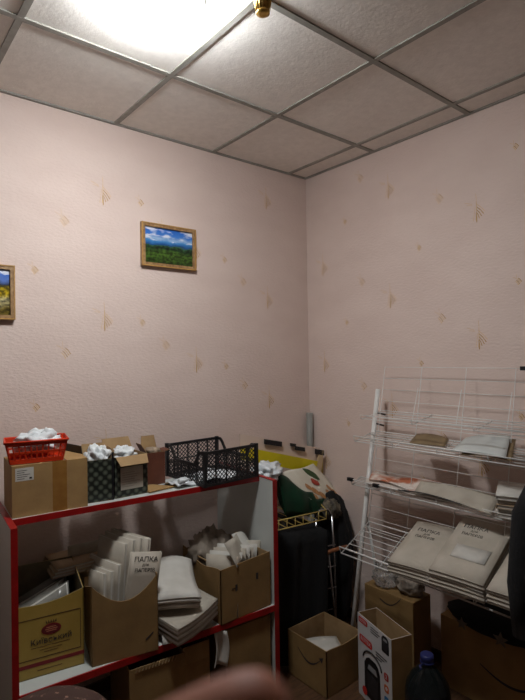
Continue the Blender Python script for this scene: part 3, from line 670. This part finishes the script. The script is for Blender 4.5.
# side walls kraft printed
MB().lohi((w, .002, 0), (w+.001, .11, hh-.001), kraft).build('side_print', T)
redl = mat('logo_red', (206, 44, 36), .5)
def rr(x, z, ww, hh2, m, nm, skew=0, y=-.0006):
    g = MB(); r_ = min(ww, hh2)*.3; P = []
    for cx, cz, a0 in ((x+ww-r_, z+hh2-r_, 0), (x+r_, z+hh2-r_, 90), (x+r_, z+r_, 180), (x+ww-r_, z+r_, 270)):
        for k in range(5): a = math.radians(a0+22.5*k); P.append((cx+r_*math.cos(a), y, cz+r_*math.sin(a)))
    g.poly(P, .0006, m, Vector((0, -1, 0))); return g.build(nm, T)
rr(.01, hh-.036, .075, .026, redl, 'red_logo'); text('ROTEX', .018, whitec, T, (.0475, -.0014, hh-.0235), FR)
rr(.016, hh-.125, .105, .034, redl, 'red_logo'); text('ROTEX', .026, whitec, T, (.0685, -.0014, hh-.108), FR)
g = MB()
for k in range(3): g.lohi((.11, -.001, hh-.02-.011*k), (.17+.012*(k % 2), .0002, hh-.016-.011*k), ink)
for k in range(3): g.lohi((.15, -.001, hh-.115-.012*k), (.235-.02*k, .0002, hh-.110-.012*k), ink)
g.build('fine_print', T)
# printed appliance pictures
def appl(cx, cz, sw, sh, nm):
    g = MB(); P = [(-.5, -.46), (-.44, -.5), (.4, -.5), (.5, -.44), (.46, .3), (.36, .44), (.2, .5), (-.2, .5), (-.36, .44), (-.5, .3)]
    g.poly([(cx+a*sw, -.0004, cz+b*sh) for a, b in P], .0006, blackp, Vector((0, -1, 0)))
    g.poly([(cx+a*sw, -.0011, cz+b*sh) for a, b in ((-.3, .2), (.3, .2), (.22, .33), (-.22, .33))], .0004, mat('print_grey', (150, 150, 152), .5), Vector((0, -1, 0)))
    g.poly([(cx+a*sw, -.0011, cz+b*sh) for a, b in ((-.34, -.36), (.3, -.4), (.34, .1), (-.36, .12))], .0004, mat('print_dark', (44, 44, 48), .4), Vector((0, -1, 0)))
    g.build(nm, T)
appl(.12, hh-.265, .13, .19, 'appliance_picture'); appl(.225, hh-.045, .055, .075, 'appliance_picture')
g = MB(); g.tube([(.12+.075*math.cos(a), -.001, hh-.19+.052*math.sin(a)) for a in [math.radians(5+17*k) for k in range(11)]], .004, ink, 6); g.build('handle_picture', T)
g = MB(); g.poly([(.055+.02*math.cos(a), -.0016, hh-.345+.02*math.sin(a)) for a in [2*PI*k/16 for k in range(16)]], .0006, redl, Vector((0, -1, 0))); g.build('round_mark', T)
for k, (c, s_) in enumerate((((170, 46, 40), '2'), ((196, 96, 40), '4'), ((40, 110, 160), '%'), ((120, 40, 110), '6'))):
    rr(.212, hh-.185-.052*k-.017, .034, .034, mat('icon_%d' % k, c, .5), 'icon_square'); text(s_, .026, whitec, T, (.229, -.0014, hh-.185-.052*k), FR, name='icon_symbol') if k == 0 else MB().poly([(.229+.009*math.cos(a), -.0009, hh-.185-.052*k+.009*math.sin(a)*(1 if k != 2 else .5)) for a in [2*PI*j/(3+k*2)+PI/2 for j in range(3+k*2)]], .0006, whitec, Vector((0, -1, 0))).build('icon_symbol', T)
# kraft box behind
T, b_, w = carton('shipping_box', 'shipping box with curved line behind the appliance carton', (-.30, -1.0), (-.15, -1.0), .30, .42, m=kraft2, top=True)
g = MB()
for k in range(12):
    u0, u1 = k/12, (k+1)/12; f = lambda u: (.20-.13*u, .375-.04*math.sin(PI*u*.9)+.055*u)
    a_, b2 = f(u0), f(u1); g.poly([(-.0004, a_[0], a_[1]-.003), (-.0004, b2[0], b2[1]-.003), (-.0004, b2[0], b2[1]+.003), (-.0004, a_[0], a_[1]+.003)], .0006, ink, Vector((-1, 0, 0)))
g.build('curved_arrow_logo', T)
T, b_, w = carton('shipping_box', 'wide flat shipping box with curved arrow standing at the right wall', (-.155, -1.66), (-.02, -1.66), .60, .345, m=kraft, top=True)
g = MB(); pts = []
for k in range(21):
    u = k/20; yy = .40-.31*u; zz = .19-.075*math.sin(PI*u*.9)+.06*u; ww = .005*math.sin(PI*(.08+.85*u))+.001; pts.append((yy, zz, ww))
for a_, b2 in zip(pts, pts[1:]): g.poly([(-.0004, a_[0], a_[1]-a_[2]), (-.0004, b2[0], b2[1]-b2[2]), (-.0004, b2[0], b2[1]+b2[2]), (-.0004, a_[0], a_[1]+a_[2])], .0006, ink, Vector((-1, 0, 0)))
g.poly([(-.0004, .12, .25), (-.0004, .075, .262), (-.0004, .09, .22)], .0006, ink, Vector((-1, 0, 0)))
g.build('curved_arrow_logo', T)
tag(MB().lump((0, 0, 0), (.065, .07, .065), clearp, .3, 4, 41, 2.6, flat=-.8).build('film_bundle', loc=(-.235, -.79, .475)), 'crumpled clear plastic film on the box under the folders', 'plastic film')
tag(MB().lump((0, 0, 0), (.055, .075, .05), greyb, .2, 4, 43, 2.4, flat=-.8).build('cloth_bundle', loc=(-.22, -.93, .462)), 'dim grey bundle on the box beside the clear film', 'cloth')
bcl = thing('folded_cloth', 'black folded cloth with pale star prints under the folders', 'cloth', (-.13, -1.33, .348), 0)
MB().lump((0, 0, .05), (.10, .24, .06), blackf, .05, 4, 44, 2, flat=-.6).build('cloth', bcl)
star = mat('pale_star', (120, 108, 92), .8)
def stars(y, z, r):
    g = MB(); P = []
    for k in range(10):
        a = PI/2+k*PI/5; q = r if k % 2 == 0 else r*.45; P.append((-.125, y+q*math.cos(a), z+q*math.sin(a)))
    g.poly(P, .002, star, Vector((-1, 0, 0))); g.build('star_print', bcl)
stars(.1, .05, .03); stars(-.08, .05, .035)
# bottle
bl = thing('water_bottle', 'large dark plastic bottle with blue cap standing on the floor', 'bottle', at(427, 657, z=.35).to_2d().to_3d())
MB().lathe([(.02, 0), (.085, .002), (.095, .015), (.095, .08), (.091, .09), (.095, .1), (.095, .2), (.088, .24), (.065, .28), (.035, .31), (.024, .32), (.024, .335)], bottlem, n=32).build('body', bl)
MB().lathe([(.02, .002), (.088, .006), (.09, .10), (.09, .17), (.001, .171)], mat('dark_liquid', (26, 32, 34), .1), n=32).build('water', bl)
capb = mat('blue_cap', (40, 48, 104), .4); MB().lathe([(.028, .335), (.028, .36), (.024, .364)], capb, n=24).lathe([(.03, .33), (.03, .336)], capb, n=24).build('cap', bl)
MB().tube([(-.03, 0, .333), (-.06, -.005, .338), (-.075, -.02, .34)], .005, capb, 6).build('handle', bl)
# ------------------------------------------------------------------ white wire stand
ws = thing('wire_display_stand', 'white wire display stand leaning at the right wall, loaded with papers', 'rack', (-.20, -.66, 0), 0)
o_ = Vector((-.20, -.66, 0))
def wl(x, y, z): return (x-o_.x, y-o_.y, z)
def px(z): return -.102-.2*(1.44-z)     # plane of the leaning posts
YL, YR = -.658, -1.62
for y, n_ in ((YL, 0), (YR, 1)):
    g = MB(); g.tube([wl(px(1.445), y, 1.445), wl(px(0), y, 0.003)], .0135, whitem, 10); g.build('post', ws)
    g = MB(); g.tube([wl(-.05, y, 0.004), wl(px(.75)+.02, y, .75)], .008, whitem, 8); g.build('rear_strut', ws)
    for z in (1.315, 1.255):
        g = MB(); g.tube([wl(px(z), y-.012, z), wl(px(z)+.03, y-.045, z-.012)], .005, mat('dark_bracket', (70, 62, 58), .5), 6); g.build('bracket', ws)
g = MB(); n = 15; z0 = .68
for k in range(n):
    z = 1.57-.0625*k; g.tube([wl(px(z), -.69, z), wl(px(z), -1.65, z)], .0016, whitem, 5)
for y in (-.69, -.93, -1.18, -1.42, -1.65):
    g.tube([wl(px(1.57), y, 1.57), wl(px(1.57-.0625*(n-1)), y, 1.57-.0625*(n-1))], .0018, whitem, 5)
g.build('back_grid', ws)
def tray(xf, zf, xb, zb, y0, y1, nw, lip, r=.0024, left=True):
    g = MB()
    for k in range(nw):
        u = k/(nw-1); x = xf+(xb-xf)*u; z = zf+(zb-zf)*u
        g.tube([wl(x, y0, z), wl(x, y1, z)], r if k not in (0, nw-1) else r*1.4, whitem, 5)
    if lip: g.tube([wl(xf-.012, y0, zf+lip), wl(xf-.012, y1, zf+lip)], r*1.4, whitem, 5)
    m_ = int((y0-y1)/.24)
    for k in range(m_+1):
        y = y0+(y1-y0)*k/m_; pts = [wl(xf, y, zf-.003), wl(xb, y, zb-.003)]
        if lip: pts = [wl(xf-.012, y, zf+lip)]+pts
        g.tube(pts, r, whitem, 5)
    return g.build('wire_tray', ws)
tray(-.30, 1.30, px(1.33)-.005, 1.33, -.70, -1.65, 5, .02, .0018)
tray(-.31, 1.175, px(1.22)-.005, 1.215, -.66, -1.65, 7, .03)
tray(-.27, .925, px(.98)-.005, .955, -.60, -1.65, 7, .03)
tray(-.47, .622, px(.75)-.005, .735, -.69, -1.65, 8, .035, .0028)
for y in (-1.02, -1.25, -1.48):
    g = MB(); g.tube([wl(-.312, y-.02, 1.322), wl(-.305, y, 1.32), wl(-.25, y-.0, 1.475)], .0018, whitem, 5); g.build('prong', ws)
for x, y, z in ((-.285, -.60, .955), (-.285, -.775, .953), (-.08, -1.46, 1.57)):
    MB().box(wl(x, y, z), (.016, .035, .018), blackp).build('clip', ws)
# papers on the stand
def flat(label, pts, bulge, m, t=.003, name='paper_sheet', cat='paper', mats=None, n=10, group=None):
    """four corner points (front-left, front-right, back-right, back-left)"""
    a, b, c, d = [Vector(p) for p in pts]
    f = lambda u, v: (a*(1-u)+b*u)*(1-v)+(d*(1-u)+c*u)*v+Vector((0, 0, bulge(u, v)))
    return tag(MB().sheet(f, n, n, t, m).build(name), label, cat, group), f
browns = mat('brown_booklet', (132, 112, 80), .6, (112, 92, 64), 12)
flat('brown paper sheet lying on the second tray of the wire stand', [(-.28, -.98, 1.197), (-.25, -1.16, 1.203), (-.15, -1.12, 1.222), (-.14, -.93, 1.222)], lambda u, v: .012*math.sin(PI*u)*v, browns)
flat('large pale sheet with dark backing on the second tray of the wire stand', [(-.325, -1.235, 1.20), (-.31, -1.475, 1.20), (-.10, -1.40, 1.262), (-.11, -1.19, 1.232)], lambda u, v: .01*math.sin(PI*u), mat('pale_blue_paper', (196, 200, 196), .6, (186, 190, 188), 8))
flat('dark card under the large pale sheet on the second tray', [(-.32, -1.28, 1.192), (-.30, -1.495, 1.192), (-.09, -1.42, 1.252), (-.11, -1.21, 1.222)], lambda u, v: .008*math.sin(PI*u)-.002, browns, name='dark_card', cat='card')
sheetp = mat('stained_print', (214, 204, 194), .6, (202, 190, 180), 8)
def orange(nt):
    N = nt.nodes; L = nt.links; tc = N.new('ShaderNodeTexCoord'); n = N.new('ShaderNodeTexNoise'); n.inputs['Scale'].default_value = 9; n.inputs['Detail'].default_value = 3
    L.new(tc.outputs['Object'], n.inputs[0]); r = N.new('ShaderNodeValToRGB'); e = r.color_ramp.elements; e[0].position = .44; e[0].color = lin((216, 206, 196)); e[1].position = .56; e[1].color = lin((180, 104, 70))
    L.new(n.outputs[0], r.inputs[0]); return r.outputs[0]
orm = ramp_mat('orange_print', orange, .4)
flat('plastic sheet with orange print on the third tray of the wire stand', [(-.25, -.70, .962), (-.25, -1.16, .965), (-.15, -1.16, .992), (-.15, -.66, .99)], lambda u, v: .012*math.sin(7*u+3*v), orm, name='printed_plastic_sheet')
flat('pale paper under the orange printed sheet on the third tray', [(-.27, -.70, .945), (-.28, -1.42, .945), (-.16, -1.40, .965), (-.17, -.62, .965)], lambda u, v: .008*math.sin(9*u), sheetp)
flat('grey-brown sheet draped over the right half of the third tray', [(-.28, -1.0, .955), (-.30, -1.40, .945), (-.17, -1.38, .99), (-.18, -.98, .995)], lambda u, v: .014*math.sin(PI*u), papery)
g = MB(); g.sheet(lambda a, b: (-.285-.012*b, -.92-.34*a, .955+.012*math.sin(PI*a)+.006*b), 14, 2, .004, ink)
tag(g.build('dark_strip'), 'dark curved strip along the front of the third tray', 'strip')
for k in range(5):
    folder('white folder in the stack at the right end of the third tray', (-.30+.012*(k % 2), -1.535, .955+.02*k), Euler((.1, 0, -PI/2+.15+.06*k)), w=.2, h=.19, t=.016, m=paperw if k != 2 else folderk, group='folder stack at the right end of the third tray')
# folder stacks on bottom tray: local x->world -y ; local y -> away from the room
def fstack(y, n, tilt, yaw, x, z, w, h, lab, lab2, grp, dz=.0145):
    for k in range(n):
        top = (k == n-1)
        folder(lab if top else lab2, (x+.004*(k % 3)-.006*k*math.sin(tilt)*0, y+.004*((k*7) % 3-1), z+dz*k), Euler((tilt, 0, -PI/2+yaw+.03*math.sin(k*2.3))), w=w, h=h, t=.011, m=folderm if (k+1) % 3 else paperw, words=top, ty=.8, ts=.9, tx=-.03, bend=.003, group=None if top else grp)
fstack(-1.13, 4, .33, .12, -.50, .642, .235, .33, 'titled folder on top of the left stack on the bottom tray', 'plain folder low in the left stack on the bottom tray', 'lower folders of the left stack on the bottom tray')
fstack(-1.345, 5, .42, .06, -.505, .655, .235, .38, 'titled folder on top of the middle stack on the bottom tray', 'plain folder low in the middle stack on the bottom tray', 'lower folders of the middle stack on the bottom tray')
lb = MB(); lb.sheet(lambda a, b: (.15*(a-.5), .08*(b-.5), 0), 4, 2, .0012, paperw)
tag(lb.build('label_sheet', loc=(-.375, -1.345, .782), rot=Euler((.42, 0, -PI/2+.06))), 'white label sheet lying on the titled middle folder', 'label')
fstack(-1.575, 4, .42, .0, -.50, .665, .2, .36, 'titled folder on top of the right stack beside the black coat', 'plain folder low in the right stack beside the black coat', 'lower folders of the right stack on the bottom tray')
# ------------------------------------------------------------------ black coat at right
ct = thing('black_coat', 'black coat hanging at the right end of the wire stand', 'coat', (-.47, -1.775, 0), 0)
g = MB(); n = 28; rings = []; i = g.mi(blackf)
prof = [(1.17, .03, .03), (1.15, .07, .07), (1.10, .09, .10), (1.0, .10, .12), (.9, .105, .135), (.8, .11, .14), (.7, .115, .15), (.6, .115, .15), (.52, .10, .13), (.46, .06, .08), (.45, .01, .01)]
for z, rx, ry in prof:
    z = z if z < .6 else .6+(z-.6)*1.2
    rings.append([g.bm.verts.new((rx*math.cos(2*PI*j/n)*(1+.08*math.sin(5*2*PI*j/n+z*3)), ry*math.sin(2*PI*j/n)*(1+.06*math.sin(7*2*PI*j/n)), z)) for j in range(n)])
for a_, b2 in zip(rings, rings[1:]):
    for j in range(n): f = g.bm.faces.new((a_[j], a_[(j+1) % n], b2[(j+1) % n], b2[j])); f.smooth = True
g.bm.faces.new(rings[0]); g.bm.faces.new(rings[-1][::-1]); g.build('coat_body', ct)
for s_ in (1,):
    MB().tube([(-.02, .07, 1.21), (-.07, .12, 1.05), (-.09, .135, .8), (-.085, .13, .62)], [.04, .05, .048, .04], blackf, 12).build('sleeve', ct)
MB().tube([(.0, .0, 1.27), (.02, 0, 1.31), (.12, .03, 1.33), (.22, .04, 1.31)], .004, chrome, 6).build('hanger_hook', ct)
# ------------------------------------------------------------------ chair back at lower left
cp = at(55, 727, z=.84)
brn = mat('dark_brown_pattern_fabric', (62, 36, 22), .8, (48, 27, 16), 8)
def speck(nt):
    N = nt.nodes; L = nt.links; tc = N.new('ShaderNodeTexCoord'); n = N.new('ShaderNodeTexNoise'); n.inputs['Scale'].default_value = 70; n.inputs['Detail'].default_value = 2
    L.new(tc.outputs['Object'], n.inputs[0]); r = N.new('ShaderNodeValToRGB'); e = r.color_ramp.elements; e[0].position = .64; e[0].color = lin((54, 28, 16)); e[1].position = .72; e[1].color = lin((140, 104, 88))
    L.new(n.outputs[0], r.inputs[0]); return r.outputs[0]
spm = ramp_mat('speckled_brown_fabric', speck, .85)
ch = thing('upholstered_stool', 'dark brown stool with pale speckles at the lower left', 'stool', (cp.x, cp.y, 0), -.69)
MB().lump((0, 0, .845), (.13, .10, .055), spm, .05, 4, 3, 1.2, flat=-.7).build('seat', ch)
for sx in (-1, 1):
    for sy in (-1, 1): MB().tube([(sx*.06, sy*.04, .82), (sx*.11, sy*.09, 0)], .012, lamin, 8).build('leg', ch)
# ------------------------------------------------------------------ photographer's hand, fingertip into the frame
def skinned(name, verts, edges, radii, m, parent=None, sub=2):
    me = bpy.data.meshes.new(name); me.from_pydata(verts, edges, []); o = bpy.data.objects.new(name, me); COL.objects.link(o)
    sk = o.modifiers.new('s', 'SKIN'); 
    if not me.skin_vertices: me.attributes.new  # created with the modifier
    return o
hand = thing('person_hand', 'blurred fingertip of the person taking the photo, bottom centre', 'person', at(262, 680, d=.1))
def cpnt(u, v, d): return at(u, v, d=d)-Vector(hand.location)
nodes = []; edg = []
def chain(pts, start=None):
    prev = start
    for p, r in pts:
        nodes.append((p, r)); k = len(nodes)-1
        if prev is not None: edg.append((prev, k))
        prev = k
    return prev
Hd = Vector(hand.location)
def cs(x, y, z): return Rt*x+Up*y+Fw*z   # metres along the view's right, up and forward, from the fingertip base
chain([(cs(-.10, -.17, -.03), .028), (cs(-.085, -.13, -.02), .024), (cs(-.075, -.10, -.012), .024), (cs(-.06, -.075, -.006), .022)])
palm = 2
kn = []
for (kx, ky, kz, tips) in ((-.045, -.036, .004, [(-.026, -.021, .004), (-.009, -.011, .002), (.0065, -.0035, .0)]), (-.03, -.068, .004, [(-.008, -.052, .012), (.012, -.045, .012), (.024, -.048, .006)]), (-.032, -.085, .006, [(-.01, -.074, .014), (.008, -.07, .014), (.018, -.074, .008)]), (-.042, -.10, .006, [(-.022, -.094, .014), (-.008, -.092, .014), (.002, -.096, .008)])):
    nodes.append((cs(kx, ky, kz), .0105)); edg.append((3 if ky > -.08 else 2, len(nodes)-1)); chain([(cs(*t_), r) for t_, r in zip(tips, (.0095, .0092, .009))], len(nodes)-1)
nodes.append((cs(-.075, -.075, .012), .013)); edg.append((2, len(nodes)-1)); chain([(cs(-.072, -.052, .018), .0105), (cs(-.062, -.035, .02), .009)], len(nodes)-1)
me = bpy.data.meshes.new('skin'); me.from_pydata([tuple(p) for p, r in nodes], edg, []); ho = bpy.data.objects.new('hand', me); COL.objects.link(ho)
sk = ho.modifiers.new('s', 'SKIN'); ss = ho.modifiers.new('u', 'SUBSURF'); ss.levels = 2; ss.render_levels = 2
if len(me.skin_vertices) == 0:
    bpy.context.view_layer.objects.active = ho
sv = me.skin_vertices[0].data
for k, (p, r) in enumerate(nodes): sv[k].radius = (r, r)
sv[0].use_root = True
dg = bpy.context.evaluated_depsgraph_get(); dg.update()
hm = bpy.data.meshes.new_from_object(ho.evaluated_get(dg)); bpy.data.objects.remove(ho)
hm.materials.clear(); hm.materials.append(skin)
for p in hm.polygons: p.use_smooth = True
hn = bpy.data.objects.new('hand', hm); COL.objects.link(hn); hn.parent = hand
